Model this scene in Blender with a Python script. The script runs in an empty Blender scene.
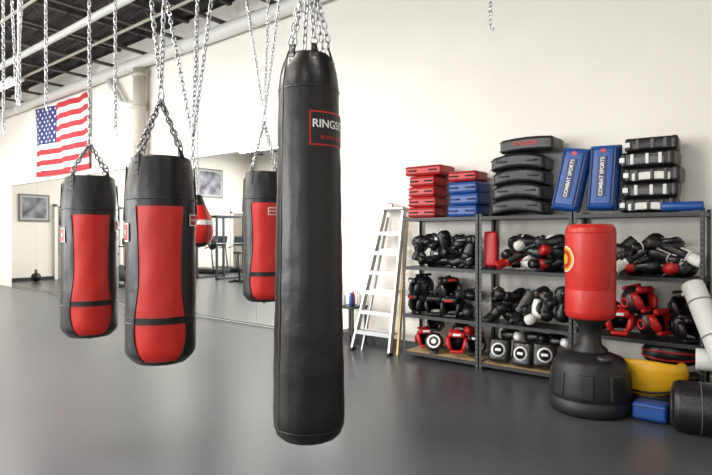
import bpy, math, random
from mathutils import Vector, Matrix, Euler
random.seed(7)
S=bpy.context.scene
COL=S.collection
pi=math.pi
# ------------------------------------------------------------ materials
def mat(name,col,rough=0.5,metal=0.0,bump=0.0,bscale=40,var=0.0,vscale=6,emit=None,estr=0,spec=0.5,coat=0):
    m=bpy.data.materials.new(name); m.use_nodes=True
    nt=m.node_tree; b=nt.nodes['Principled BSDF']
    b.inputs['Base Color'].default_value=(*col,1)
    b.inputs['Roughness'].default_value=rough
    b.inputs['Metallic'].default_value=metal
    b.inputs['Specular IOR Level'].default_value=spec
    b.inputs['Coat Weight'].default_value=coat
    if emit:
        b.inputs['Emission Color'].default_value=(*emit,1); b.inputs['Emission Strength'].default_value=estr
    tc=nt.nodes.new('ShaderNodeTexCoord')
    if bump>0:
        n=nt.nodes.new('ShaderNodeTexNoise'); n.inputs['Scale'].default_value=bscale; n.inputs['Detail'].default_value=4
        nt.links.new(tc.outputs['Object'],n.inputs['Vector'])
        bp=nt.nodes.new('ShaderNodeBump'); bp.inputs['Strength'].default_value=bump; bp.inputs['Distance'].default_value=0.01
        nt.links.new(n.outputs['Fac'],bp.inputs['Height']); nt.links.new(bp.outputs['Normal'],b.inputs['Normal'])
    if var>0:
        n2=nt.nodes.new('ShaderNodeTexNoise'); n2.inputs['Scale'].default_value=vscale; n2.inputs['Detail'].default_value=5
        nt.links.new(tc.outputs['Object'],n2.inputs['Vector'])
        r=nt.nodes.new('ShaderNodeValToRGB')
        r.color_ramp.elements[0].position=0.3; r.color_ramp.elements[1].position=0.7
        r.color_ramp.elements[0].color=(*[c*(1-var) for c in col],1)
        r.color_ramp.elements[1].color=(*[min(1,c*(1+var)) for c in col],1)
        nt.links.new(n2.outputs['Fac'],r.inputs['Fac']); nt.links.new(r.outputs['Color'],b.inputs['Base Color'])
    return m
M_wall=mat('wall_paint',(0.79,0.76,0.705),0.75,bump=0.08,bscale=60,var=0.03,vscale=0.8)
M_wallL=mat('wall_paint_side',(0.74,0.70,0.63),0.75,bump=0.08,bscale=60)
M_deck=mat('roof_deck',(0.022,0.019,0.017),0.7,bump=0.1)
M_joist=mat('joist_steel',(0.085,0.077,0.07),0.5,0.3)
M_pipe=mat('pipe_paint',(0.72,0.71,0.67),0.45,bump=0.05)
M_pipe2=mat('pipe_beige',(0.50,0.46,0.39),0.5,bump=0.05)
M_mirror=mat('mirror_glass',(0.77,0.80,0.80),0.015,1.0)
M_black=mat('black_vinyl',(0.0075,0.0075,0.008),0.36,bump=0.25,bscale=90,var=0.15,vscale=9,spec=.42)
M_gl=mat('black_glove_leather',(0.008,0.008,0.009),0.30,bump=0.18,bscale=45,var=0.15,vscale=9,spec=.48)
M_blackL=mat('black_leather_bag',(0.0075,0.007,0.007),0.33,bump=0.38,bscale=13,var=0.2,vscale=5,spec=.42)
M_red=mat('red_vinyl',(0.51,0.018,0.013),0.36,bump=0.28,bscale=14,var=0.08,vscale=6,spec=.45)
M_redG=mat('red_gloss_vinyl',(0.45,0.012,0.013),0.34,bump=0.1,bscale=60,spec=.4)
M_blue=mat('blue_vinyl',(0.006,0.06,0.27),0.38,bump=0.15,bscale=60)
M_blueD=mat('blue_dark_vinyl',(0.006,0.02,0.09),0.42,bump=0.15,bscale=60)
M_white=mat('white_vinyl',(0.72,0.72,0.70),0.45,bump=0.05)
M_grey=mat('grey_vinyl',(0.09,0.09,0.095),0.45,bump=0.15,bscale=50)
M_dgrey=mat('charcoal_vinyl',(0.028,0.028,0.03),0.42,bump=0.15,bscale=50)
M_lgrey=mat('light_grey_foam',(0.46,0.46,0.43),0.6,bump=0.2,bscale=50)
M_foam=mat('white_foam',(0.66,0.66,0.63),0.6,bump=0.15,bscale=50)
M_strap=mat('webbing_grey',(0.24,0.24,0.25),0.7,bump=0.3,bscale=200)
M_yel=mat('yellow_vinyl',(0.70,0.37,0.012),0.33,bump=0.1)
M_chain=mat('galvanised_chain',(0.46,0.47,0.49),0.30,0.95)
M_chainD=mat('dark_chain',(0.16,0.16,0.17),0.35,0.9)
M_alu=mat('aluminium',(0.42,0.42,0.415),0.38,0.85,bump=0.05)
M_wood=mat('particle_board',(0.50,0.34,0.17),0.6,bump=0.1,var=0.2,vscale=20)
M_rack=mat('rack_black_paint',(0.012,0.012,0.013),0.4,bump=0.03)
M_plast=mat('black_plastic',(0.011,0.011,0.012),0.42,bump=0.12,bscale=150,spec=.4)
M_base=mat('baseboard_rubber',(0.02,0.02,0.02),0.5,bump=0.02)
M_fw=mat('flag_white',(0.78,0.75,0.72),0.8,bump=0.1)
M_fr=mat('flag_red',(0.45,0.022,0.035),0.8,bump=0.1)
M_fb=mat('flag_blue',(0.02,0.03,0.14),0.8,bump=0.1)
M_lamp=mat('lamp_tube',(1,1,1),0.5,emit=(1,0.97,0.92),estr=6)
M_frame=mat('window_frame',(0.12,0.12,0.12),0.4,0.5,bump=0.02)
M_door=mat('door_paint',(0.26,0.22,0.18),0.5,bump=0.03)
M_pic=mat('poster_print',(0.16,0.16,0.18),0.5,var=0.8,vscale=3)
M_mount=mat('poster_mount',(0.35,0.35,0.35),0.5,bump=.01)
M_screen=mat('screen_dark',(0.03,0.035,0.04),0.2,bump=0.01)
M_cone=mat('ladder_side_rail',(0.58,0.43,0.20),0.4,0.2,bump=0.02)
# floor material: even rubber mat, faint tone drift and roll seams
M_floor=bpy.data.materials.new('rubber_floor'); M_floor.use_nodes=True
nt=M_floor.node_tree; b=nt.nodes['Principled BSDF']
tc=nt.nodes.new('ShaderNodeTexCoord')
n1=nt.nodes.new('ShaderNodeTexNoise'); n1.inputs['Scale'].default_value=0.5; n1.inputs['Detail'].default_value=2; n1.inputs['Roughness'].default_value=0.4
nt.links.new(tc.outputs['Object'],n1.inputs['Vector'])
r1=nt.nodes.new('ShaderNodeValToRGB'); r1.color_ramp.elements[0].position=0.3; r1.color_ramp.elements[1].position=0.75
r1.color_ramp.elements[0].color=(0.060,0.064,0.072,1); r1.color_ramp.elements[1].color=(0.070,0.075,0.084,1)
nt.links.new(n1.outputs['Fac'],r1.inputs['Fac'])
n2=nt.nodes.new('ShaderNodeTexNoise'); n2.inputs['Scale'].default_value=45; n2.inputs['Detail'].default_value=2
nt.links.new(tc.outputs['Object'],n2.inputs['Vector'])
r2=nt.nodes.new('ShaderNodeValToRGB'); r2.color_ramp.elements[0].position=0.35; r2.color_ramp.elements[1].position=0.70
r2.color_ramp.elements[0].color=(0.92,0.92,0.92,1); r2.color_ramp.elements[1].color=(1.08,1.08,1.08,1)
nt.links.new(n2.outputs['Fac'],r2.inputs['Fac'])
mx=nt.nodes.new('ShaderNodeMixRGB'); mx.blend_type='MULTIPLY'; mx.inputs[0].default_value=1
nt.links.new(r1.outputs['Color'],mx.inputs[1]); nt.links.new(r2.outputs['Color'],mx.inputs[2])
br=nt.nodes.new('ShaderNodeTexBrick'); br.inputs['Scale'].default_value=1; br.inputs['Brick Width'].default_value=7.5; br.inputs['Row Height'].default_value=1.22
br.inputs['Mortar Size'].default_value=0.003; br.inputs['Color1'].default_value=(1,1,1,1); br.inputs['Color2'].default_value=(0.98,0.98,0.98,1); br.inputs['Mortar'].default_value=(0.78,0.78,0.78,1)
nt.links.new(tc.outputs['Object'],br.inputs['Vector'])
mx2=nt.nodes.new('ShaderNodeMixRGB'); mx2.blend_type='MULTIPLY'; mx2.inputs[0].default_value=1
nt.links.new(mx.outputs[0],mx2.inputs[1]); nt.links.new(br.outputs['Color'],mx2.inputs[2]); nt.links.new(mx2.outputs[0],b.inputs['Base Color'])
b.inputs['Roughness'].default_value=0.30

# ------------------------------------------------------------ mesh builder
def T(x=0,y=0,z=0,rx=0,ry=0,rz=0,s=1):
    return Matrix.Translation((x,y,z))@Euler((rx,ry,rz)).to_matrix().to_4x4()@Matrix.Scale(s,4)
I4=Matrix.Identity(4)
class MB:
    def __init__(s): s.v=[];s.f=[];s.m=[];s.s=[];s.mats=[]
    def mi(s,m):
        if m not in s.mats: s.mats.append(m)
        return s.mats.index(m)
    def add(s,vs,fs,m,M=None,smooth=True):
        o=len(s.v)
        if M is None: s.v+= [tuple(v) for v in vs]
        else: s.v+=[tuple(M@Vector(v)) for v in vs]
        ml=isinstance(m,list)
        for i,f in enumerate(fs):
            s.f.append([a+o for a in f]); s.m.append(s.mi(m[i] if ml else m)); s.s.append(smooth)
    def box(s,c,sz,m,M=None):
        x,y,z=c;a,b_,d=sz[0]/2,sz[1]/2,sz[2]/2
        vs=[(x+i*a,y+j*b_,z+k*d) for i in(-1,1) for j in(-1,1) for k in(-1,1)]
        s.add(vs,[(0,1,3,2),(4,6,7,5),(0,4,5,1),(2,3,7,6),(0,2,6,4),(1,5,7,3)],m,M,False)
    def beam(s,p,q,w,t,m,up=(0,0,1)):
        p=Vector(p);q=Vector(q);d=q-p;L=d.length;d.normalize()
        u=Vector(up); 
        if abs(u.dot(d))>0.98: u=Vector((0,1,0))
        x=d.cross(u).normalized(); y=x.cross(d)
        M=Matrix(((x.x,y.x,d.x,p.x),(x.y,y.y,d.y,p.y),(x.z,y.z,d.z,p.z),(0,0,0,1)))
        s.box((0,0,L/2),(w,t,L),m,M)
    def rbox(s,sz,r,m,M=None,n=3,bend=0,puff=0,mid=4,bendy=0):
        h=[a/2 for a in sz]; r=min(r,min(h)*0.98)
        ax=[]
        for a in h:
            L=[-a+r*k/n for k in range(n)]+[-(a-r)+2*(a-r)*k/mid for k in range(mid+1)]+[a-r+r*(k+1)/n for k in range(n)]
            ax.append(L)
        key={};vs=[];fs=[]
        def vid(p):
            k=tuple(round(c,5) for c in p)
            if k not in key:
                q=[max(-(h[i]-r),min(h[i]-r,p[i])) for i in range(3)]
                d=Vector([p[i]-q[i] for i in range(3)])
                if d.length>0: d=d.normalized()*r
                w=[q[i]+d[i] for i in range(3)]
                fx=w[0]/h[0]; fy=w[1]/h[1]
                w[2]+=bend*fx*fx +bendy*fy*fy+ (w[2]/h[2])*puff*(1-fx*fx)*(1-fy*fy)
                key[k]=len(vs); vs.append(w)
            return key[k]
        for a in range(3):
            b1,b2=(a+1)%3,(a+2)%3
            for sg in(-1,1):
                for i in range(len(ax[b1])-1):
                    for j in range(len(ax[b2])-1):
                        q=[]
                        for (ii,jj) in((i,j),(i+1,j),(i+1,j+1),(i,j+1)):
                            p=[0,0,0];p[a]=sg*h[a];p[b1]=ax[b1][ii];p[b2]=ax[b2][jj];q.append(vid(p))
                        if sg<0:q.reverse()
                        fs.append(q)
        s.add(vs,fs,m,M)
    def loft(s,rings,m,M=None,n=16,power=1.0):
        vs=[];fs=[];ms=[]
        for (cx,cy,z,rx,ry) in rings:
            for k in range(n):
                a=2*pi*k/n; c,sn=math.cos(a),math.sin(a)
                vs.append((cx+rx*math.copysign(abs(c)**power,c),cy+ry*math.copysign(abs(sn)**power,sn),z))
        for i in range(len(rings)-1):
            for k in range(n):
                fs.append((i*n+k,i*n+(k+1)%n,(i+1)*n+(k+1)%n,(i+1)*n+k)); ms.append(m[min(i,len(m)-1)] if isinstance(m,list) else m)
        fs.append(tuple(range(n-1,-1,-1))); ms.append(m[0] if isinstance(m,list) else m)
        o=(len(rings)-1)*n; fs.append(tuple(range(o,o+n))); ms.append(m[-1] if isinstance(m,list) else m)
        s.add(vs,fs,ms,M)
    def lathe(s,prof,m,M=None,n=32):
        s.loft([(0,0,z,r,r) for r,z in prof],m,M,n)
    def tube(s,pts,r,m,n=8,closed=False,M=None):
        P=[Vector(p) for p in pts];N=len(P);vs=[];fs=[];u=None
        for i in range(N):
            a=P[(i-1)%N] if (closed or i>0) else P[i]; c=P[(i+1)%N] if (closed or i<N-1) else P[i]
            d=(c-a).normalized()
            if u is None:
                u=Vector((0,0,1)) if abs(d.z)<0.9 else Vector((1,0,0))
            u=(u-d*u.dot(d)).normalized(); w=d.cross(u)
            for k in range(n):
                an=2*pi*k/n; vs.append(P[i]+(u*math.cos(an)+w*math.sin(an))*r)
        for i in range(N if closed else N-1):
            j=(i+1)%N
            for k in range(n): fs.append((i*n+k,i*n+(k+1)%n,j*n+(k+1)%n,j*n+k))
        if not closed: fs.append(tuple(range(n-1,-1,-1))); fs.append(tuple(range((N-1)*n,N*n)))
        s.add(vs,fs,m,M)
    def ell(s,c,r,m,M=None,n=16,rot=None):
        rings=[]
        for i in range(n//2+1):
            t=pi*i/(n//2); q=max(0.02,math.sin(t)); rings.append((0,0,-math.cos(t)*r[2],r[0]*q,r[1]*q))
        MM=(M or I4)@Matrix.Translation(c)@(rot or I4)
        s.loft(rings,m,MM,n)
    def chain(s,pts,m,L=0.050,W=0.031,w=0.0046):
        tp=[]
        hw=W/2-w; hl=L/2-W/2
        path=[]
        for k in range(5): a=pi*k/4; path.append((hw*math.cos(a),hl+hw*math.sin(a)))
        for k in range(5): a=pi+pi*k/4; path.append((hw*math.cos(a),-hl+hw*math.sin(a)))
        N=len(path)
        for i in range(N):
            x,z=path[i]
            cz=hl if z>=0 else -hl
            o=Vector((x,0,z-cz)).normalized()
            for k in range(5):
                a=2*pi*k/5; tp.append(Vector((x,0,z))+o*w*math.cos(a)+Vector((0,1,0))*w*math.sin(a))
        tf=[(i*5+k,i*5+(k+1)%5,((i+1)%N)*5+(k+1)%5,((i+1)%N)*5+k) for i in range(N) for k in range(5)]
        pitch=L-4*w
        idx=0
        for a,b_ in zip(pts[:-1],pts[1:]):
            a=Vector(a);b_=Vector(b_);d=b_-a;n=max(1,int(d.length/pitch)); st=d/n
            q=d.to_track_quat('Z','X').to_matrix().to_4x4()
            for i in range(n):
                c=a+st*(i+0.5)
                M=Matrix.Translation(c)@q@Matrix.Rotation(0.6+(pi/2)*(idx%2)+random.uniform(-.15,.15),4,'Z')
                s.add(tp,tf,m,M); idx+=1
    def obj(s,name,parent=None,loc=None,bevel=0):
        me=bpy.data.meshes.new(name); me.from_pydata(s.v,[],s.f)
        for m in s.mats: me.materials.append(m)
        me.polygons.foreach_set('material_index',s.m); me.polygons.foreach_set('use_smooth',s.s); me.update()
        o=bpy.data.objects.new(name,me); COL.objects.link(o)
        if loc: o.location=loc
        if parent: o.parent=parent
        return o
def empty(name,loc):
    e=bpy.data.objects.new(name,None); e.location=loc; e.empty_display_size=0.2; COL.objects.link(e); return e
def text_mesh(txt,size):
    cu=bpy.data.curves.new('t','FONT'); cu.body=txt; cu.size=size; cu.align_x='CENTER'; cu.align_y='CENTER'; cu.offset=size*0.02
    o=bpy.data.objects.new('t',cu); COL.objects.link(o)
    dg=bpy.context.evaluated_depsgraph_get(); me=bpy.data.meshes.new_from_object(o.evaluated_get(dg))
    vs=[tuple(v.co) for v in me.vertices]; fs=[tuple(p.vertices) for p in me.polygons]
    bpy.data.objects.remove(o); bpy.data.curves.remove(cu); bpy.data.meshes.remove(me)
    return vs,fs
# ------------------------------------------------------------ room
X0,X1,Y0,Y1,H=-21.0,4.0,-5.0,6.42,5.9
def slab(name,c,sz,m):
    mb=MB(); mb.box((0,0,0),sz,m); return mb.obj(name,loc=c)
slab('floor',((X0+X1)/2,(Y0+Y1)/2,-0.1),(X1-X0+0.4,Y1-Y0+0.4,0.2),M_floor)
slab('wall_back',((X0+X1)/2,Y1+0.1,H/2),(X1-X0+0.4,0.2,H),M_wall)
slab('wall_left',(X0-0.1,(Y0+Y1)/2,H/2),(0.2,Y1-Y0,H),M_wallL)
slab('wall_right',(X1+0.1,(Y0+Y1)/2,H/2),(0.2,Y1-Y0,H),M_wall)
wins=[(-18.5,-15.5),(-13.5,-10.5),(-8.5,-5.5),(-3.5,-0.5),(0.8,3.2)]
mb=MB()
def seg(x0,x1,z0,z1): mb.box(((x0+x1)/2,Y0-0.1,(z0+z1)/2),(x1-x0,0.2,z1-z0),M_wall)
seg(X0-.2,X1+.2,0,0.9); seg(X0-.2,X1+.2,3.7,H)
xs=[X0-.2]+[a for w in wins for a in w]+[X1+.2]
for i in range(0,len(xs),2): seg(xs[i],xs[i+1],0.9,3.7)
mb.obj('wall_front')
for i,(a,c) in enumerate(wins):
    mb=MB(); w=c-a
    for x in (-w/2+.04,0,w/2-.04): mb.box((x,0,0),(0.08,0.1,2.8),M_frame)
    for z in (-1.36,0.3,1.36): mb.box((0,0,z),(w,0.1,0.08),M_frame)
    mb.obj('window_%d'%(i+1),loc=((a+c)/2,Y0-0.1,2.3))
mb=MB(); vs=[];fs=[]; n=int((Y1-Y0+.4)/0.075)
for i in range(n+1):
    y=Y0-.2+i*0.075; z=H+(0.06 if (i//2)%2 else 0)
    vs+=[(X0-.2,y,z),(X1+.2,y,z)]
for i in range(n): fs.append((2*i,2*i+1,2*i+3,2*i+2))
mb.add(vs,fs,M_deck,None,False); mb.box(((X0+X1)/2,(Y0+Y1)/2,H+.16),(X1-X0+.4,Y1-Y0+.4,.1),M_deck)
mb.obj('ceiling')
mb=MB(); x=X0+0.6
while x<X1:
    mb.box((x,(Y0+Y1)/2,H-.03),(0.09,Y1-Y0,0.05),M_joist); mb.box((x,(Y0+Y1)/2,H-.42),(0.09,Y1-Y0,0.05),M_joist)
    y=Y0; up=True
    while y<Y1-.35:
        mb.tube([(x,y,H-.42 if up else H-.03),(x,y+.36,H-.03 if up else H-.42)],0.014,M_joist,6); y+=.36; up=not up
    x+=1.35
mb.obj('ceiling_joists')
mb=MB()
for y in (1.2,3.6,5.2): mb.tube([(X0+.02,y,H-.5),(X1-.02,y,H-.5)],0.026,M_pipe2,8)
mb.tube([(X0+.02,4.4,H-.62),(X1-.02,4.4,H-.62)],0.06,M_pipe,10)
mb.obj('ceiling_conduit_pipes')
mb=MB()
for y,w in ((1.92,0.55),(3.32,0.3),(3.72,0.2),(4.2,0.3)):
    mb.box((-2.0,y,H-.46),(11,w,0.03),M_joist); mb.box((-2.0,y,H-.60),(11,w*.8,0.03),M_joist); mb.box((-2,y,H-.53),(11,0.03,0.14),M_joist)
mb.obj('ceiling_hanging_rail')
ZT=H-.64
mb=MB()
mb.tube([(-20.9,6.25,5.32),(3.9,6.25,5.32)],0.125,M_pipe,14)
x=-20
while x<3.5:
    mb.lathe([(0.14,0),(0.14,.07)],M_pipe,T(x,6.25,5.32,ry=pi/2),16); mb.box((x,6.36,5.32),(.04,.11,.04),M_joist); x+=2.1
mb.obj('wall_supply_pipe')
mb=MB()
mb.tube([(-11.1,6.22,5.18),(-11.1,6.22,3.13)],0.13,M_pipe2,16)
for z in (3.5,4.3,5.0): mb.lathe([(0.15,0),(0.15,.08)],M_pipe2,T(-11.1,6.22,z),16)
mb.tube([(-12.5,6.25,5.18),(-11.9,6.25,4.55),(-11.24,6.24,4.40)],0.075,M_pipe,10)
mb.obj('wall_drain_pipe')
slab('baseboard_back',((-5.5+X1)/2,Y1-.01,0.06),(X1+5.5,0.02,0.12),M_base)
slab('baseboard_left',(X0+.01,(Y0+Y1)/2,0.06),(0.02,Y1-Y0,0.12),M_base)
mb=MB(); xa=-18.95; xe=-5.6; k=7; w=(xe-xa)/k
for i in range(k): mb.box((xa+w*(i+.5),6.405,1.57),(w-.006,0.012,3.06),M_mirror)
mb.box(((xa+xe)/2,6.405,0.03),(xe-xa,0.03,0.02),M_frame); mb.box(((xa+xe)/2,6.405,3.11),(xe-xa,0.02,0.015),M_frame)
mb.obj('wall_mirror')
mb=MB()
mb.box((0,0,0),(0.04,1.0,.95),M_frame); mb.box((0.022,0,0),(0.01,.9,.85),M_mount);mb.box((0.026,0,0),(0.01,.78,.72),M_pic); mb.obj('framed_poster',loc=(X0+.025,5.0,2.55))
mb=MB()
mb.box((0,0,0),(0.05,1.4,1.3),M_frame); mb.box((0.028,0,0),(0.01,1.28,1.18),M_mount);mb.box((0.032,0,0),(0.01,1.15,1.05),M_pic); mb.obj('framed_poster',loc=(X0+.03,-2.35,3.95))
for nm,y in (('door_1',3.75),('door_2',1.3),('door_3',-4.1)):
    mb=MB(); mb.box((0,0,0),(0.06,1.0,2.6),M_door); mb.box((0.02,-.55,0.03),(0.1,.1,2.7),M_pipe); mb.box((0.02,.55,0.03),(0.1,.1,2.7),M_pipe); mb.box((0.02,0,1.36),(0.1,1.2,.1),M_pipe); mb.ell((0.08,.4,-.3),(.03,.03,.03),M_alu); mb.obj(nm,loc=(X0+.04,y,1.32))

# ------------------------------------------------------------ flag
fw,fh=3.3,1.9
def wav(x,z): return -0.06-0.035*math.sin(x*4.2+z*0.8)-0.02*math.sin(x*9+z*2.2)
def sag(x): return -0.03*math.sin(pi*(x/fw))
mb=MB(); nx=66
for r in range(13):
    vs=[];fs=[];ms=[]
    for i in range(nx+1):
        x=fw*i/nx
        for z in (-fh*r/13,-fh*(r+1)/13): vs.append((x,wav(x,z),z+sag(x)))
    for i in range(nx):
        fs.append((2*i,2*i+1,2*i+3,2*i+2)); ms.append(M_fb if (r<7 and (i+.5)/nx<0.4) else (M_fr if r%2==0 else M_fw))
    mb.add(vs,fs,ms)
for row in range(9):
    cnt=6 if row%2==0 else 5
    for c in range(cnt):
        x=0.4*fw*((c+ (0.5 if cnt==6 else 1))/6); z=-fh*7/13*(row+.7)/9.4
        vs=[];R=0.05
        for k in range(10):
            rr=R if k%2==0 else R*.42; a=pi/2+k*pi/5; xx=x+rr*math.cos(a); zz=z+rr*math.sin(a); vs.append((xx,wav(xx,zz)-.006,zz+sag(xx)))
        vs.append((x,wav(x,z)-.006,z+sag(x)))
        mb.add(vs,[(10,k,(k+1)%10) for k in range(10)],M_fw,None,False)
for x in (0.02,fw-.02): mb.tube([(x,0.0,0.0),(x,wav(x,0),0)],.012,M_alu,6)
mb.obj('american_flag',loc=(-17.0,6.415,5.15))

# ------------------------------------------------------------ heavy bags
def label(mb,r,z,ang,w,h,txt,tsize,sub=None,frame=M_redG,bg=M_black):
    def patch(w,h,off,m,zc=0,ac=0):
        n=14;vs=[];fs=[]
        for i in range(n+1):
            a=ang+(ac+(-w/2+w*i/n))/r
            for zz in(-h/2,h/2): vs.append(((r+off)*math.cos(a),(r+off)*math.sin(a),z+zc+zz))
        for i in range(n): fs.append((2*i,2*i+2,2*i+3,2*i+1))
        mb.add(vs,fs,m)
    patch(w,h,.003,frame); patch(w-.014,h-.014,.0045,bg)
    def put(t,s,zc,m):
        vs,fs=text_mesh(t,s)
        vs=[((r+.0065)*math.cos(ang+x/r),(r+.0065)*math.sin(ang+x/r),z+zc+y) for x,y,_ in vs]; mb.add(vs,fs,m,None,False)
    put(txt,tsize,h*.12 if sub else 0,M_white)
    if sub: put(sub,tsize*.42,-h*.27,M_redG)
def straps(mb,rt,Hh,a0,mring,k=4,low=.10):
    for i in range(k):
        a=a0+i*2*pi/k; R3=T(0,0,0,rz=a)
        mb.rbox((.008,.040,low),.0035,M_black,R3@T(rt+.006,0,Hh-low/2+.0,ry=-.10),2)
        mb.loft([(rt+.001,0,Hh-.005,.004,.02),(rt-.014,0,Hh+.045,.004,.012)],M_black,R3,8,.4)
        for zz in(-.03,-.07): mb.lathe([(.006,0),(.004,.004)],mring,R3@T(rt+.012,0,Hh+zz,ry=pi/2),8)
        mb.tube([(R3@Vector((rt-.016,.017*math.cos(q*pi/6),Hh+.055+.019*math.sin(q*pi/6)))) for q in range(12)],.0042,mring,6,True)
def heavy_bag(loc,zb,zt,R,face,name='punching_bag',lbl_ang=None):
    e=empty(name,(loc[0],loc[1],zb)); Hh=zt-zb
    def rad(t):
        a=t/Hh
        if t<.07: return R*(0.72+0.27*math.sin(pi/2*t/.07))
        if a>.80: return R*(.99-0.13*((a-.80)/.20)**1.5)
        return R*(.99+0.012*math.sin(a*9))
    def hw(t):
        a=t/Hh
        if a<.16: return 0.46+0.31*math.sin(pi/2*a/.16)
        if a<.42: return .77-.15*(.5-.5*math.cos(pi*(a-.16)/.26))
        return .62+.08*((a-.42)/.35)**2
    top=.765
    zs=[0,.01,.025,.045,.07]+[.07+(Hh-.07)*k/40 for k in range(1,41)]
    def near(v):
        i=min(range(len(zs)),key=lambda k:abs(zs[k]-v)); zs[i]=v
    zr0=.025; zr1=Hh*top; near(zr1); band0=Hh*.205; band1=Hh*.232; near(band0); near(band1)
    NA=16; mb=MB(); vs=[];fs=[];ms=[]
    for t in zs:
        r=rad(t); w=hw(min(t,zr1))
        angs=[-w+2*w*k/NA for k in range(NA)]+[w+(pi-2*w)*k/NA for k in range(NA)]
        angs=angs+[a+pi for a in angs]
        for a in angs:
            rr=r*(1+0.008*math.sin(3*a+t*7)+0.005*math.sin(7*a-t*19)); vs.append((rr*math.cos(a+face),rr*math.sin(a+face),t))
    n=4*NA
    for i in range(len(zs)-1):
        for k in range(n):
            fs.append((i*n+k,i*n+(k+1)%n,(i+1)*n+(k+1)%n,(i+1)*n+k))
            red=(k//NA)%2==0 and zs[i]>=zr0-1e-4 and zs[i+1]<=zr1+1e-4
            ms.append(M_red if red and not (zs[i]>=band0-1e-4 and zs[i+1]<=band1+1e-4) else M_blackL)
    fs.append(tuple(range(n-1,-1,-1)));ms.append(M_blackL)
    mb.add(vs,fs,ms)
    for sgn in (0,1):
        for sd in(-1,1):
            pts=[]
            for t in zs:
                if zr0-1e-4<=t<=zr1+1e-4: a=face+sgn*pi+sd*hw(t); pts.append(((rad(t)+.002)*math.cos(a),(rad(t)+.002)*math.sin(a),t))
            mb.tube(pts,.004,M_blackL,6)
    for t in (Hh*.80,band0,band1):
        mb.tube([((rad(t)+.001)*math.cos(a*pi/24),(rad(t)+.001)*math.sin(a*pi/24),t) for a in range(48)],.0035,M_black,6,True)
    rt=rad(Hh)
    mb.lathe([(rt,Hh-.002),(rt*.93,Hh+.012),(rt*.85,Hh+.004),(rt*.6,Hh-.012),(.02,Hh-.02)],M_blackL,None,40)
    straps(mb,rt,Hh,face+pi/4,M_chainD)
    for s in(-1,1):
        a=face+s*(pi/2); mb.rbox((.008,.05,.30),.004,M_black,T(rz=a)@T(rad(Hh*.84)+.0,0,Hh*.83,ry=-.05),2)
    label(mb,rad(Hh*.72)+.004,Hh*.70,(lbl_ang if lbl_ang is not None else face+1.12),.09,.065,'RINGSIDE',.018,None,M_white,M_redG)
    if lbl_ang is None: label(mb,rad(Hh*.66)+.004,Hh*.64,face-1.12,.05,.10,'R',.03,None,M_white,M_redG)
    mb.tube([(0,.02*math.cos(q*pi/6),-.005+.02*math.sin(q*pi/6)) for q in range(12)],.004,M_chainD,6,True)
    mb.tube([(0,-.06,.0),(0,0,-.006),(0,.06,.0)],.008,M_black,6)
    mb.obj('body',e)
    return e,rt,Hh
def hang(e,rt,Hh,zj,zb,tops,k=4,face=0,mat_=None):
    mb=MB(); j=(0,0,zj-zb)
    for i in range(k):
        a=face+pi/4+i*2*pi/k
        mb.chain([((rt-.018)*math.cos(a),(rt-.018)*math.sin(a),Hh+.07),j],mat_ or M_chainD)
    mb.tube([(0.028*math.cos(q*pi/8),0,zj-zb+.02+0.03*math.sin(q*pi/8)) for q in range(16)],.006,M_chain,6,True)
    for dx in tops: mb.chain([(j[0],j[1],j[2]+.045),(dx,0,ZT-zb)],M_chain)
    mb.obj('chain',e)
fB=math.radians(-33); fC=math.radians(-22); fD=math.radians(-38)
e,rt,Hh=heavy_bag((-2.813,1.704),.893,2.02,.190,fB); hang(e,rt,Hh,2.36,.893,(-.50,.20),4,fB)
e,rt,Hh=heavy_bag((-4.03,1.871),.872,2.01,.192,fC); hang(e,rt,Hh,2.26,.872,(0.0,),4,fC)
e,rt,Hh=heavy_bag((-3.78,3.314),1.01,2.15,.188,fD,lbl_ang=fD+.35); hang(e,rt,Hh,2.62,1.01,(-.56,.15,.53),4,fD,M_chain)
# tall black bag
zb,zt=.640,2.43; e=empty('punching_bag',(-1.818,1.872,zb)); Hh=zt-zb; mb=MB()
prof=[(.02,0),(.09,.003),(.128,.012),(.152,.035),(.164,.07)]+[(.1685-.026*(k/30)**1.1+.0012*math.sin(k*1.7),.10+(Hh-.26)*k/30) for k in range(31)]+[(.139,Hh-.12),(.132,Hh-.07),(.121,Hh-.03),(.106,Hh)]
n=64; vs=[];fs=[]
for r,z in prof:
    for k in range(n):
        a=2*pi*k/n; rr=r*(1+.006*math.sin(3*a+z*5)+.004*math.sin(8*a-z*13)); vs.append((rr*math.cos(a),rr*math.sin(a),z))
for i in range(len(prof)-1):
    for k in range(n): fs.append((i*n+k,i*n+(k+1)%n,(i+1)*n+(k+1)%n,(i+1)*n+k))
fs.append(tuple(range(n-1,-1,-1)))
mb.add(vs,fs,M_blackL)
mb.lathe([(.106,Hh-.002),(.095,Hh+.012),(.085,Hh+.003),(.05,Hh-.015),(.02,Hh-.02)],M_blackL,None,40)
for z,r in ((.07,.165),(Hh-.16,.1425)): mb.tube([(r*math.cos(a*pi/32),r*math.sin(a*pi/32),z) for a in range(64)],.003,M_black,6,True)
sa=math.radians(-100); mb.tube([((r+.0005)*math.cos(sa),(r+.0005)*math.sin(sa),z) for r,z in prof[4:-1]],.0025,M_black,6)
fa=math.radians(-46)
straps(mb,.109,Hh,fa+.25,M_chain,6,.10)
label(mb,.1455,1.44,math.radians(2),.24,.155,'RINGSIDE',.050,'BOXING GEAR')
mb.obj('body',e)
mb=MB(); j=(0,0,2.90-zb)
for k in range(6):
    a=fa+.25+k*pi/3; mb.chain([(.093*math.cos(a),.093*math.sin(a),Hh+.075),j],M_chain)
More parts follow.
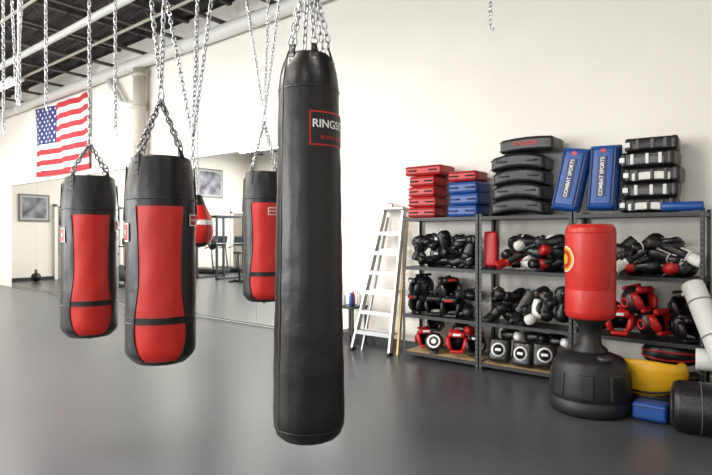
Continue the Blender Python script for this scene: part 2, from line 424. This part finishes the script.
mb.chain([j,(0,0,ZT-zb)],M_chain); mb.tube([(0.03*math.cos(q*pi/8),0,j[2]+.03*math.sin(q*pi/8)) for q in range(16)],.006,M_chain,6,True)
mb.obj('chain',e)
# teardrop bag
e=empty('teardrop_punching_bag',(-6.0,4.15,1.44)); mb=MB()
mb.lathe([(.02,0),(.09,.012),(.15,.06),(.19,.13),(.205,.22),(.20,.29),(.185,.35),(.14,.45),(.10,.54),(.07,.62),(.05,.67)],[M_blackL,M_blackL,M_red,M_red,M_red,M_white,M_red,M_red,M_blackL],None,40)
mb.tube([(0.022*math.cos(q*pi/8),0,.70+.03*math.sin(q*pi/8)) for q in range(16)],.006,M_chain,6,True)
for k in range(5): a=k*2*pi/5; mb.tube([((r+.002)*math.cos(a),(r+.002)*math.sin(a),z) for r,z in [(.15,.06),(.19,.13),(.205,.22),(.20,.29),(.185,.35),(.14,.45),(.10,.54)]],.004,M_black,6)
mb.obj('body',e); mb=MB(); mb.chain([(0,0,.71),(0,0,ZT-1.44)],M_chain); mb.obj('chain',e)
def loose(pts_list):
    mb=MB()
    for pts in pts_list: mb.chain(pts,M_chain)
    x,y,z=pts_list[0][0]
    mb.tube([(x,y,z),(x,y,z-.03),(x+.02,y,z-.05),(x+.03,y,z-.03)],.005,M_chain,6)
    mb.obj('hanging_chain')
for x,y,z in ((-4.996,1.75,2.70),(-4.50,1.76,2.59),(-4.08,2.09,2.40),(-5.416,1.77,2.52),(-6.02,2.1,3.30),(-1.777,3.713,3.13)):
    loose([[(x,y,z),(x,y,ZT)]])
loose([[(-3.105,2.11,2.08),(-3.105,2.11,2.22),(-3.87,2.0,ZT)],[(-3.105,2.11,2.22),(-2.22,2.0,ZT)],[(-3.105,2.11,2.22),(-2.9,2.1,ZT)]])
loose([[(-5.2,1.8,2.75),(-5.5,1.8,ZT)],[(-5.2,1.8,2.75),(-4.85,1.8,ZT)]])

# ------------------------------------------------------------ storage rack
LV=[.09,.57,1.19,1.82]; YF,YB=5.96,6.39
units=[(-4.08,-3.005),(-2.995,-1.915),(-1.905,-.72)]
mb=MB()
for a,c in units:
    for x,sg in((a,1),(c,-1)):
        for y,sy in((YF,1),(YB,-1)):
            mb.box((x+sg*.018,y+sy*.0015,.925),(.036,.003,1.85),M_rack); mb.box((x+sg*.0015,y+sy*.018,.925),(.003,.036,1.85),M_rack)
            for q in range(34):
                if y==YF: mb.box((x+sg*.02,y-.0008,.05+q*.053),(.007,.001,.016),M_strap)
    for i,z in enumerate(LV):
        for y,sy in((YF,1),(YB,-1)): mb.box(((a+c)/2,y+sy*.008,z-.02),(c-a-.008,.012,.04),M_rack)
        for x,sg in((a,1),(c,-1)): mb.box((x+sg*.01,(YF+YB)/2,z-.02),(.012,YB-YF-.01,.04),M_rack)
        mb.box(((a+c)/2,(YF+YB)/2,z-.006),(c-a-.03,YB-YF-.02,.012),M_wood if i==0 else M_rack)
mb.obj('storage_rack')
def pad(mb,w,d,t,M,body,trim,bend=0,handles=True,straps=None,r=.028):
    mb.rbox((w,d,t*.98),r,body,M,3,bend,.003)
    for s in(-1,1): mb.rbox((w+.006,d+.006,.010),.005,trim,M@T(0,0,s*t*.30),1,bend)
    if handles:
        for s in(-1,1):
            mb.tube([(s*w*.28-.06,-d/2,bend*.3),(s*w*.28-.05,-d/2-.018,bend*.3),(s*w*.28+.05,-d/2-.018,bend*.3),(s*w*.28+.06,-d/2,bend*.3)],.008,straps or trim,6,False,M)
def stack(name,x,y,z,n,w,d,t,body,trim,bend=0,straps=None,handles=True,jit=.02,r=.028):
    mb=MB()
    for i in range(n):
        bd=body[i%len(body)] if isinstance(body,list) else body
        pad(mb,w*random.uniform(.95,1.0),d,t*.99,T(random.uniform(-jit,jit),random.uniform(-jit,0),t*(i+.5),rz=random.uniform(-.08,.08)),bd,trim,bend,handles,straps,r)
    return mb.obj(name,loc=(x,y,z))
ZS=1.823
stack('punch_shield_stack',-3.82,6.17,ZS,4,.41,.33,.134,M_redG,M_black,handles=True)
mb=MB(); pad(mb,.54,.36,.125,T(),M_redG,M_black); mb.obj('punch_shield',loc=(-3.80,6.17,ZS+.54+.066))
stack('punch_shield_stack',-3.225,6.17,ZS,3,.41,.33,.142,M_blue,M_blueD)
mb=MB(); pad(mb,.39,.32,.125,T(),M_redG,M_black); mb.obj('punch_shield',loc=(-3.25,6.17,ZS+.43+.067))
stack('kick_shield_stack',-2.53,6.17,ZS+.04,4,.62,.38,.168,M_gl,M_dgrey,bend=-.05,r=.045)
mb=MB(); pad(mb,.62,.36,.16,T(),M_gl,M_dgrey,handles=False,bend=-.02,r=.035)
vs,fs=text_mesh('RINGSIDE',.065); mb.add(vs,fs,M_redG,T(0,-.187,-.0,rx=pi/2),False)
mb.obj('kick_shield',loc=(-2.44,6.17,ZS+.717+.09))
for i,(x,rl,yy) in enumerate(((-1.955,.17,6.07),(-1.63,.03,6.09))):
    mb=MB(); Mx=T(0,0,0,rx=-.12,ry=rl)
    mb.rbox((.30,.16,.68),.06,M_blue,Mx,4,0,.0); mb.rbox((.31,.05,.69),.02,M_blueD,Mx,2)
    mb.rbox((.20,.03,.58),.012,M_blue,Mx@T(0,-.078,0),2)
    for s in(-1,1): mb.rbox((.02,.012,.60),.004,M_blueD,Mx@T(s*.115,-.083,0),2)
    mb.rbox((.09,.008,.42),.003,M_blueD,Mx@T(0,-.093,0),2)
    vs,fs=text_mesh('COMBAT SPORTS',.052); mb.add(vs,fs,M_white,Mx@T(0,-.0985,0)@Matrix.Rotation(pi/2,4,'X')@Matrix.Rotation(pi/2,4,'Z'),False)
    mb.box((0,-.095,.27),(.05,.004,.04),M_redG,Mx)
    mb.obj('thai_kick_pad',loc=(x,yy,ZS+.372))
random.seed(21)
mb=MB(); z=0
for i,(w,d,t,bd,st,fr_) in enumerate(((.49,.32,.145,M_gl,M_dgrey,M_foam),(.48,.32,.15,M_gl,M_foam,M_grey),(.49,.31,.155,M_gl,M_dgrey,M_foam),(.48,.32,.155,M_gl,M_foam,M_grey),(.46,.29,.14,M_gl,M_grey,M_dgrey),)):
    M=T(random.uniform(-.03,.03),random.uniform(-.02,0),z+t/2,rz=random.uniform(-.15,.15))
    mb.rbox((w,d,t*.97),.035,bd,M,3,0,.004)
    for s in(-1,1): mb.rbox((.07,d+.015,t*.99),.03,bd,M@T(s*(w/2-.03),0,0),3)
    mb.rbox((w*.70,.03,t*.50),.014,fr_,M@T(0,-d/2-.002,-.01),2,-.012)
    for s in(-.85,.1,.9): mb.rbox((.032,.016,t*.66),.006,st,M@T(s*w*.30,-d/2-.018,0),2)
    mb.rbox((.05,.008,.05),.003,M_white,M@T(-w*.46,-d/2-.006,0),1)
    z+=t
mb.obj('thai_pad_stack',loc=(-1.20,6.20,ZS+.004))
mb=MB(); mb.lathe([(.02,-.17),(.042,-.17),(.045,-.16),(.045,.16),(.042,.17),(.02,.17)],M_blue,T(0,0,0,ry=pi/2),24); mb.obj('foam_roller',loc=(-.90,5.975,ZS+.048))

def glove(mb,M,c,cuff,trim=None):
    R=[(0,0,0,.050,.042),(0,0,.015,.057,.048),(0,0,.075,.054,.045),(0,0,.088,.044,.037),(0,0,.11,.050,.043),(0,.004,.145,.064,.055),(0,.012,.19,.077,.067),(0,.018,.235,.082,.071),(0,.014,.27,.076,.062),(0,.002,.298,.058,.044),(0,-.006,.312,.030,.022)]
    mb.loft(R,[cuff,cuff,trim or c,c,c,c,c],M,16,.8)
    mb.ell((0,-.040,.245),(.062,.034,.045),trim or c,M,12)
    mb.loft([(.050,-.014,.105,.012,.014),(.070,-.022,.135,.023,.025),(.086,-.030,.175,.027,.028),(.082,-.040,.212,.025,.027),(.066,-.046,.240,.014,.015)],c,M,10)
    mb.box((0,-.0465,.045),(.075,.006,.035),trim or cuff,M)
    mb.tube([(.0565*math.cos(q*pi/8),.0475*math.sin(q*pi/8),.082) for q in range(16)],.004,trim or M_dgrey,5,True,M)
    if random.random()<.45: 
        mk=M_white if c is not M_white else M_redG
        mb.rbox((.055,.004,.03),.0015,mk,M@T(0,.0465,.045),1)
        mb.rbox((.045,.006,.022),.002,mk,M@T(0,.084,.215,rx=.12),1)
def mitt(mb,M,c,ring):
    mb.lathe([(.02,-.025),(.10,-.025),(.118,-.01),(.12,.01),(.108,.03),(.085,.037),(.062,.04),(.032,.042),(.010,.043)],[c,c,c,c,c,ring,c,ring],M,28)
    mb.loft([(0,-.10,-.03,.045,.05),(0,-.10,-.07,.05,.055),(0,-.08,-.09,.04,.04)],c,M,12)
    mb.rbox((.10,.10,.035),.015,c,M@T(0,-.13,-.01),2)
def shin(mb,M,c,tr):
    R=Matrix.Rotation(pi/2,4,'X')
    mb.rbox((.155,.34,.035),.016,c,M@R,3,-.045,0)
    mb.rbox((.10,.28,.02),.009,tr,M@T(0,-.018,0)@R,2,-.018,0)
    mb.rbox((.125,.15,.03),.014,c,M@T(0,-.035,-.235,rx=-.5)@R,3,-.03,0)
    for zz in(-.08,.09): mb.tube([(.075*math.cos(q*pi/8),.03+.06*math.sin(q*pi/8),zz) for q in range(9)],.010,M_dgrey,6,False,M)
def headgear(mb,M,c,pad_,lg=None):
    n=28;vs=[];fs=[];rings=16
    for i in range(rings+1):
        t=pi*(.03+.74*i/rings)
        for k in range(n):
            a=2*pi*k/n
            vs.append((.125*math.sin(t)*math.cos(a),.145*math.sin(t)*math.sin(a),.14*math.cos(t)))
    for i in range(rings):
        for k in range(n):
            a=2*pi*(k+.5)/n; dz=.14*math.cos(pi*(.03+.74*(i+.5)/rings))
            if math.sin(a)<-.62 and dz<.055: continue
            fs.append((i*n+k,(i+1)*n+k,(i+1)*n+(k+1)%n,i*n+(k+1)%n))
    mb.add(vs,fs,c,M); mb.add([(x*.86,y*.86,z*.86) for x,y,z in vs],[tuple(reversed(f)) for f in fs],M_black,M)
    mb.rbox((.19,.06,.065),.028,pad_,M@T(0,-.122,.078),3)
    if lg: mb.rbox((.09,.006,.028),.002,lg,M@T(0,-.155,.078),1)
    for s in(-1,1):
        mb.loft([(s*.095,-.075,.06,.022,.032),(s*.098,-.09,.02,.028,.042),(s*.092,-.098,-.03,.032,.05),(s*.075,-.098,-.08,.026,.038),(s*.06,-.09,-.105,.012,.02)],pad_,M,12)
        mb.tube([(s*.122,.02+.035*math.cos(q*pi/6),-.01+.04*math.sin(q*pi/6)) for q in range(12)],.011,pad_,6,True,M)
    mb.rbox((.15,.05,.04),.018,pad_,M@T(0,-.10,-.11),3)
    mb.rbox((.05,.20,.03),.014,pad_,M@T(0,.02,.135),2); mb.rbox((.20,.05,.03),.014,pad_,M@T(0,.02,.128),2)
def pile(name,x0,x1,z,rows,pal,seed,kinds='g',y=6.17,sc=1.08,step=.175,rh=.115):
    random.seed(seed); mb=MB()
    for r in range(rows):
        nn=max(1,int((x1-x0)/step)-(r%2)) 
        for i in range(nn):
            x=x0+.12+(x1-x0-.24)*(i/max(1,nn-1) if nn>1 else .5)+random.uniform(-.025,.025)
            k=random.choice(kinds); c,cf,tr=random.choice(pal)
            zz=.085+r*rh+random.uniform(-.005,.03)*(r>0)
            ydp=y+random.uniform(-.05,.05)-.02
            if k=='g':
                yaw=random.choice((-1,1))*random.uniform(.45,1.5)
                base=T(x,ydp,z+zz,rz=yaw,s=sc)@T(rx=-pi/2+random.uniform(-.15,.4)*(1 if r else .4))
                M=base@T(rz=random.choice((0,pi,.5,-.5,pi-.5)))@T(0,0,-.17)
            elif k=='v':
                M=T(x,y-.07,z+.18+.06*r,rz=random.uniform(-.6,.6),ry=random.uniform(-.4,.4),s=sc)@T(rx=random.choice((0,pi)))@T(rz=random.choice((0,pi,1,-1)))@T(0,0,-.155)
            elif k=='s':
                M=T(x,y-.10,z+.165+.05*r,rx=random.uniform(-.25,-.05),ry=random.choice((-1,1))*random.uniform(.5,1.45),rz=random.uniform(-.4,.4),s=.85)
            elif k=='h':
                M=T(x,y-.02,z+zz+.07,rz=random.uniform(-.7,1.1),rx=random.uniform(-.3,.2),s=1.1)
            o=[M@Vector(p) for p in (((0,0,0),(0,0,.31)) if k in 'gv' else ((0,0,-.2),(0,0,.17)) if k=='s' else ((0,0,0),(0,0,0)))]
            pr=.08 if k!='h' else .14
            lo=min(p.x for p in o)-pr; hi=max(p.x for p in o)+pr
            sh=max(0,x0-lo)-max(0,hi-x1)
            hy=max(p.y for p in o)+pr; shy=min(0,6.385-hy)
            lz=min(p.z for p in o)-pr*.85; shz=max(0,z+.002-lz)
            M=Matrix.Translation((sh,shy,shz))@M
            if k in 'gv': glove(mb,M,c,cf,tr)
            elif k=='s': shin(mb,M,c,tr or M_dgrey)
            else: headgear(mb,M,c,cf,random.choice((M_white,None,M_redG)))
    return mb.obj(name)
G=M_gl
K=(G,G,None);KW=(G,M_white,None);KG=(G,M_dgrey,M_dgrey);KR=(G,M_redG,None);RK=(M_redG,G,G);WK=(M_white,G,G);KWW=(G,G,M_white);WG=(M_white,M_white,M_grey)
pile('boxing_gloves_pile',-4.04,-3.04,LV[2],3,[K,K,K,KG,K,KWW],3,'ggggv')
pile('boxing_gloves_pile',-2.78,-1.95,LV[2],3,[K,KW,WK,KR,KG,K,KWW,RK],11,'gggs')
pile('boxing_gloves_pile',-1.87,-.76,LV[2],3,[KW,K,K,KWW,KR,KG,KW,WK],6,'gggs')
pile('headgear_pile',-4.04,-3.04,LV[1],2,[K,K,KG,K],8,'hhgh',step=.22,rh=.185)
pile('boxing_gloves_pile',-2.95,-1.95,LV[1],3,[K,KW,K,KWW,K,KG,WK],14,'gggvs')
pile('headgear_pile',-1.87,-.76,LV[1],2,[KR,K,K,KR,K,(M_redG,M_redG,None)],9,'hhhg',step=.24,rh=.185)
mb=MB(); mb.rbox((.17,.10,.42),.04,M_redG,T(ry=-.05,rx=-.08),3); mb.rbox((.176,.03,.43),.012,M_black,T(ry=-.05,rx=-.08),2); mb.obj('red_forearm_pad',loc=(-2.885,6.07,LV[2]+.24))
# bottom level
mb=MB()
headgear(mb,T(-3.87,6.17,.25,rz=.7,rx=-.2),M_gl,M_redG,M_white); mitt(mb,T(-3.66,6.05,.24,rz=.35)@T(rx=pi/2-.35,s=1.0),M_black,M_white); headgear(mb,T(-3.74,6.22,.44,rz=.4,rx=-.3,s=.85),M_gl,M_gl,M_white)
mb.obj('headgear_pile')
mb=MB()
def guard(mb,M,c,trim,hs=1.0,two=True,n=22):
    vs=[];fs=[]
    sec=((.165,.01),(.185,.0),(.205,.012),(.218,.06),(.222,.11),(.218,.16),(.205,.208),(.185,.22),(.165,.21))
    K_=len(sec)
    def Z(z,a): return hs*(.11+(z-.11)*(1-.35*abs(math.cos(a))**2))
    for i in range(n+1):
        a=pi*1.05*(i/n)-pi*.025+pi
        for (r,z) in sec: vs.append((r*math.cos(a)*1.15,r*math.sin(a)*.85,Z(z,a)))
    for i in range(n):
        for k in range(K_): fs.append((i*K_+k,(i+1)*K_+k,(i+1)*K_+(k+1)%K_,i*K_+(k+1)%K_))
    fs.append(tuple(range(K_))); fs.append(tuple(range(n*K_+K_-1,n*K_-1,-1)))
    mb.add(vs,fs,c,M)
    for zz in((.07,.15) if two else (.035,)):
        mb.tube([(.221*math.cos(pi+pi*i/16)*1.15,.221*math.sin(pi+pi*i/16)*.85,Z(zz,pi+pi*i/16)) for i in range(17)],.008,trim,6,False,M)
headgear(mb,T(-3.37,6.13,.265,rz=.45,rx=-.15,s=1.1),M_redG,M_redG,M_white); headgear(mb,T(-3.16,6.20,.25,rz=.5,rx=-.1,s=1.0),M_redG,M_gl,M_white); glove(mb,T(-3.3,6.15,.43,rz=1.2)@T(rx=-pi/2,s=1)@T(0,0,-.15),M_gl,M_redG)
mb.obj('headgear_pile')
mb=MB()
for x,zz,rz in((-2.78,.25,.15),(-2.50,.24,-.1),(-2.24,.26,.3)):
    M=T(x,6.06,zz,rz=rz)@T(rx=pi/2-.25)
    mb.rbox((.26,.28,.10),.045,M_gl,M,3,-.02)
    mb.lathe([(.082,0),(.082,.054)],M_white,M,24); mb.lathe([(.062,0),(.062,.057)],M_gl,M,24)
    mb.rbox((.07,.03,.006),.002,M_white,M@T(0,0,.058),1)
for x,zz in((-2.66,.43),(-2.38,.44),(-2.12,.42)): glove(mb,T(x,6.16,zz,rz=1.1)@T(rx=-pi/2)@T(0,0,-.15),M_gl,random.choice((M_white,M_gl)))
mb.obj('body_shield_pile')
mb=MB(); 
for x,c1,c2,zz in((-1.62,M_gl,M_grey,.10),(-1.03,M_gl,M_grey,.10),(-1.03,M_gl,M_redG,.32)): guard(mb,T(x,6.17,zz),c1,c2)
mb.obj('belly_protector_pile')
mb=MB()
guard(mb,T(0,0,.16,rx=.16,s=1.30),M_yel,M_black,1.2,False); guard(mb,T(0.0,0.0,-.01,s=1.24),M_black,M_dgrey,.7,False)
mb.obj('yellow_belly_protector',loc=(-1.13,5.70,.014))
mb=MB(); pad(mb,.27,.20,.15,T(0,0,.08),M_blue,M_blueD,handles=False); mb.obj('blue_punch_pad',loc=(-1.03,5.30,.003))

# ------------------------------------------------------------ free-standing bag
e=empty('freestanding_punching_bag',(-1.53,5.27,0)); mb=MB()
mb.lathe([(.30,0),(.335,.008),(.350,.035),(.350,.10),(.340,.125),(.335,.135),(.340,.145),(.342,.20),(.335,.34),(.32,.43),(.28,.49),(.20,.52),(.12,.535)],M_plast,None,40)
for k in range(8):
    mb.rbox((.03,.13,.22),.014,M_plast,T(rz=k*pi/4+.2)@T(.330,0,.27,ry=-.07),2)
mb.lathe([(.15,.52),(.15,.56),(.10,.60),(.09,.70),(.11,.78),(.16,.83),(.16,.85)],M_plast,None,32)
mb.lathe([(.06,.51),(.065,.545),(.05,.55)],M_dgrey,T(.17,-.16,-.02),16)
mb.obj('base',e); mb=MB()
mb.lathe([(.14,.835),(.19,.84),(.212,.86),(.218,.90),(.218,1.10),(.2165,1.105),(.218,1.11),(.219,1.60),(.214,1.66),(.19,1.695),(.14,1.70),(.03,1.70)],M_red,None,48)
mb.tube([(.2185*math.cos(a*pi/24),.2185*math.sin(a*pi/24),.90) for a in range(48)],.004,M_redG,6,True)
mb.tube([(.2185*math.cos(a*pi/24),.2185*math.sin(a*pi/24),1.62) for a in range(48)],.004,M_redG,6,True)
def disc(rr,off,m,ang,z):
    n=24;vs=[(( .219+off)*math.cos(ang),(.219+off)*math.sin(ang),z)]
    for ring in (.5,1):
        for k in range(n):
            a=2*pi*k/n; th=ang+ring*rr*math.cos(a)/.219; vs.append(((.219+off)*math.cos(th),(.219+off)*math.sin(th),z+ring*rr*math.sin(a)))
    fs=[(0,1+k,1+(k+1)%n) for k in range(n)]+[(1+k,1+n+k,1+n+(k+1)%n,1+(k+1)%n) for k in range(n)]
    mb.add(vs,fs,m)
an=math.radians(-143); disc(.12,.002,M_white,an,1.38); disc(.11,.0035,M_yel,an,1.38); disc(.085,.005,M_redG,an,1.38); disc(.05,.0065,M_yel,an,1.38)
mb.obj('striking_cylinder',e)

# ------------------------------------------------------------ right hand floor items
mb=MB(); M=T(0,0,.205,ry=pi/2)
mb.lathe([(.02,-.5),(.15,-.5),(.19,-.485),(.205,-.45),(.205,.40),(.19,.46),(.1,.48)],M_black,M,36)
mb.tube([(-.503,.12*math.cos(k*pi/12),.205+.12*math.sin(k*pi/12)) for k in range(24)],.006,M_dgrey,6,True)
mb.tube([(-.30,.207*math.cos(k*pi/16),.205+.207*math.sin(k*pi/16)) for k in range(32)],.004,M_grey,6,True)
for s in(0,pi/2): mb.rbox((.012,.30,.03),.004,M_dgrey,T(-.502,0,.205,rx=s),2)
o=mb.obj('spare_punching_bag',loc=(-.36,5.25,0)); o.rotation_euler=(0,0,.2)
def roll(name,p,q,r,c):
    mb=MB(); d=(Vector(q)-Vector(p)); L=d.length; M=Matrix.Translation(p)@d.to_track_quat('Z','X').to_matrix().to_4x4()
    mb.lathe([(r*.3,0.0),(r*.3,.01),(r*.7,.012),(r*.95,.0),(r,.02),(r,L-.02),(r*.95,L),(r*.4,L),(r*.35,L-.02)],c,M,32)
    for t in (.3,.75): mb.lathe([(r+.002,L*t-.008),(r+.002,L*t+.008)],M_strap,M,32)
    mb.obj(name)
roll('rolled_foam_mat',(-.52,5.49,.54),(-.80,5.83,1.15),.095,M_foam)
roll('rolled_foam_mat',(-.75,5.665,.505),(.20,5.78,.505),.095,M_foam)
mb=MB(); mb.rbox((.80,.28,.405),.02,M_dgrey,T(0,0,.2025),2); mb.box((0,-.142,.2),(.7,.01,.25),M_black); mb.obj('equipment_bin',loc=(-.24,5.72,.0))
mb=MB(); mb.lathe([(.02,-.25),(.05,-.25),(.055,-.24),(.055,.24),(.05,.25),(.02,.25)],M_blue,T(ry=pi/2),24); mb.obj('foam_roller',loc=(-.33,6.12,1.262))
mb=MB(); 
for x in(-.6,.6): 
    for y in (-.15,.15): mb.box((x,y,.6),(.035,.035,1.2),M_rack)
for z in (.25,.75,1.19): mb.box((0,0,z),(1.24,.36,.025),M_rack)
mb.obj('side_shelf',loc=(-.05,6.2,0))

# ------------------------------------------------------------ ladder
mb=MB(); zt=1.95
bl,brr=Vector((-4.88,5.90,.0)),Vector((-4.26,5.92,.0)); tl,tr=Vector((-4.62,6.30,zt)),Vector((-4.30,6.31,zt))
fr=Vector((0,-.98,.2))
mb.beam(bl+Vector((0,0,.02)),tl,.03,.075,M_alu,fr); mb.beam(brr+Vector((0,0,.02)),tr,.03,.075,M_alu,fr)
for k in range(1,7):
    t=k/7.0*.98; a=bl.lerp(tl,t); c=brr.lerp(tr,t); 
    mb.beam(a,c,.085,.022,M_alu,(0,0,1)); mb.beam(a+Vector((0,-.04,-.02)),c+Vector((0,-.04,-.02)),.006,.05,M_alu,(0,0,1))
off=Vector((.06,.07,0)); bl2=bl+off+Vector((.05,0,.0)); br2=brr+off+Vector((.02,0,.0))
mb.beam(bl2,tl+Vector((.02,.05,-.1)),.02,.04,M_alu,fr); mb.beam(br2,tr+Vector((.02,.05,-.1)),.03,.05,M_cone,fr)
for k in (1,3,5): t=k/7; mb.beam(bl2.lerp(tl,t),br2.lerp(tr,t),.015,.03,M_alu)
mb.rbox((.38,.15,.05),.015,M_alu,T(-4.46,6.32,zt+.01,rx=-.2),2)
mb.rbox((.12,.05,.08),.02,M_alu,T(-4.55,6.32,zt+.06),2)
for p in(bl,brr): mb.rbox((.05,.10,.04),.01,M_plast,T(p.x,p.y,.02),2)
mb.obj('step_ladder')
e=empty('side_table',(-5.12,6.15,0)); mb=MB()
mb.rbox((.36,.36,.03),.01,M_rack,T(0,0,.56),2); mb.rbox((.32,.32,.02),.008,M_rack,T(0,0,.2),2)
for sx in(-1,1):
    for sy in(-1,1): mb.box((sx*.15,sy*.15,.275),(.03,.03,.55),M_rack)
mb.obj('table_frame',e)
for i,(x,y,c) in enumerate(((-.08,-.08,M_white),(.05,-.05,M_blue),(.10,.06,M_white),(-.03,.08,M_redG))):
    mb=MB(); mb.lathe([(.03,0),(.036,.01),(.036,.13),(.015,.17),(.013,.19)],c,None,18); mb.box((-.01,0,.205),(.05,.02,.03),M_white); mb.box((-.035,0,.18),(.008,.012,.035),M_redG)
    mb.obj('spray_bottle',None,(-5.12+x,6.15+y,.576))

# ------------------------------------------------------------ cardio / weights at far side
def treadmill(x,y,rz):
    mb=MB()
    mb.rbox((1.8,.8,.18),.05,M_plast,T(0,0,.12),2); mb.box((-.1,0,.215),(1.4,.5,.012),M_grey)
    for s in(-1,1):
        mb.tube([(.75,s*.36,.2),(.60,s*.36,1.15),(.2,s*.36,1.05)],.035,M_grey,8)
    mb.rbox((.12,.8,.45),.04,M_screen,T(.62,0,1.35,ry=.3),2); mb.box((.55,0,1.38),(.02,.45,.25),M_blue,T())
    o=mb.obj('treadmill',loc=(x,y,0)); o.rotation_euler=(0,0,rz)
for y in(-1.2,-2.4,-3.6): treadmill(-19.4,y,0.0)
def bike(x,y):
    mb=MB(); mb.box((0,0,.04),(1.0,.08,.08),M_plast)
    for s in(-.45,.45): mb.box((s,0,.03),(.08,.5,.06),M_plast)
    mb.lathe([(.26,-.04),(.26,.04)],M_grey,T(.2,0,.42,rx=pi/2),24)
    mb.tube([(-.2,0,.08),(-.3,0,.95)],.035,M_plast,8); mb.rbox((.28,.22,.08),.03,M_black,T(-.3,0,1.0),2)
    mb.tube([(.4,0,.1),(.45,0,1.2)],.035,M_plast,8); mb.tube([(.45,-.25,1.25),(.45,.25,1.25)],.02,M_black,8); mb.rbox((.05,.3,.2),.02,M_screen,T(.5,0,1.4),2)
    mb.obj('exercise_bike',loc=(x,y,0))
bike(-19.3,.2); bike(-17.3,-2.6); bike(-17.5,-4.0); bike(-18.6,2.2); bike(-16.6,4.2); bike(-14.6,.9)
def prack(x,y):
    mb=MB()
    for sx in(-.6,.6):
        for sy in(-.6,.6): mb.box((sx,sy,1.15),(.07,.07,2.3),M_rack)
        mb.box((sx,0,2.27),(.07,1.2,.07),M_rack); mb.box((sx,0,.035),(.07,1.3,.07),M_rack)
    for sy in(-.6,.6): mb.box((0,sy,2.27),(1.2,.07,.07),M_rack)
    mb.tube([(.68,-1.05,1.3),(.68,1.05,1.3)],.015,M_alu,8)
    for s in(-.85,.85): mb.lathe([(.22,-.03),(.22,.03)],M_black,T(.68,s,1.3,rx=pi/2),24)
    mb.obj('power_rack',loc=(x,y,0))
prack(-15.5,-3.6); prack(-16.8,.2)
mb=MB(); mb.rbox((1.2,.3,.08),.03,M_black,T(0,0,.45),2)
for s in(-.45,.45): mb.box((s,0,.21),(.06,.06,.42),M_rack); mb.box((s,0,.03),(.06,.5,.06),M_rack)
mb.obj('weight_bench',loc=(-19.2,4.4,0))
mb=MB(); mb.ell((0,0,.16),(.16,.16,.16),M_black); mb.tube([(-.07,0,.29),(-.07,0,.38),(0,0,.42),(.07,0,.38),(.07,0,.29)],.02,M_rack,8); mb.obj('kettlebell',loc=(-20.3,5.2,.0))

# ------------------------------------------------------------ lights
def fixture(x,y,z=5.25,L=2.4,power=90):
    e=empty('fluorescent_light',(x,y,z)); mb=MB()
    mb.box((0,0,.04),(L,.30,.05),M_white)
    for s in(-.07,.07): mb.tube([(-L/2+.05,s,-.0),(L/2-.05,s,-.0)],.018,M_lamp,8)
    for s in(-1,1): mb.tube([(s*L*.4,0,.06),(s*L*.4,0,H-z-.02)],.008,M_chain,6)
    mb.obj('housing',e)
    l=bpy.data.lights.new('lamp','AREA'); l.shape='RECTANGLE'; l.size=L; l.size_y=.3; l.energy=power*1.16; l.color=(1,.955,.88)
    o=bpy.data.objects.new('lamp',l); o.location=(0,0,-.04); o.parent=e; COL.objects.link(o)
for x,p1,p2 in((-18,290,240),(-13.5,290,240),(-9,320,220),(-4.5,255,150),(0.5,62,55)):  # two rows of unseen fixtures, added to brighten the closed room
    fixture(x,1.3 if x<-6 or x>-1 else .6,power=p1); fixture(x,-2.6,power=p2)
fixture(-15.6,5.0,power=70)
for i,(a,c) in enumerate(wins):
    l=bpy.data.lights.new('daylight','AREA'); l.shape='RECTANGLE'; l.size=c-a; l.size_y=2.8; l.energy=(580,540,470,150,38)[i]; l.color=(.95,.98,1)
    o=bpy.data.objects.new('window_daylight',l); o.location=((a+c)/2,Y0-.3,2.3); o.rotation_euler=(pi/2,0,0); COL.objects.link(o)
w=bpy.data.worlds.new('sky'); S.world=w; w.use_nodes=True
w.node_tree.nodes['Background'].inputs[0].default_value=(.85,.92,1,1); w.node_tree.nodes['Background'].inputs[1].default_value=1.2
# ------------------------------------------------------------ camera
cam=bpy.data.cameras.new('camera'); cam.lens=27.8; cam.sensor_width=36; cam.clip_end=200
co=bpy.data.objects.new('camera',cam); co.location=(0,0,1.6); co.rotation_euler=(math.radians(89.74),0,math.radians(39.27)); COL.objects.link(co)
S.camera=co
S.view_settings.view_transform='Standard'; S.view_settings.look='None'; S.view_settings.exposure=0
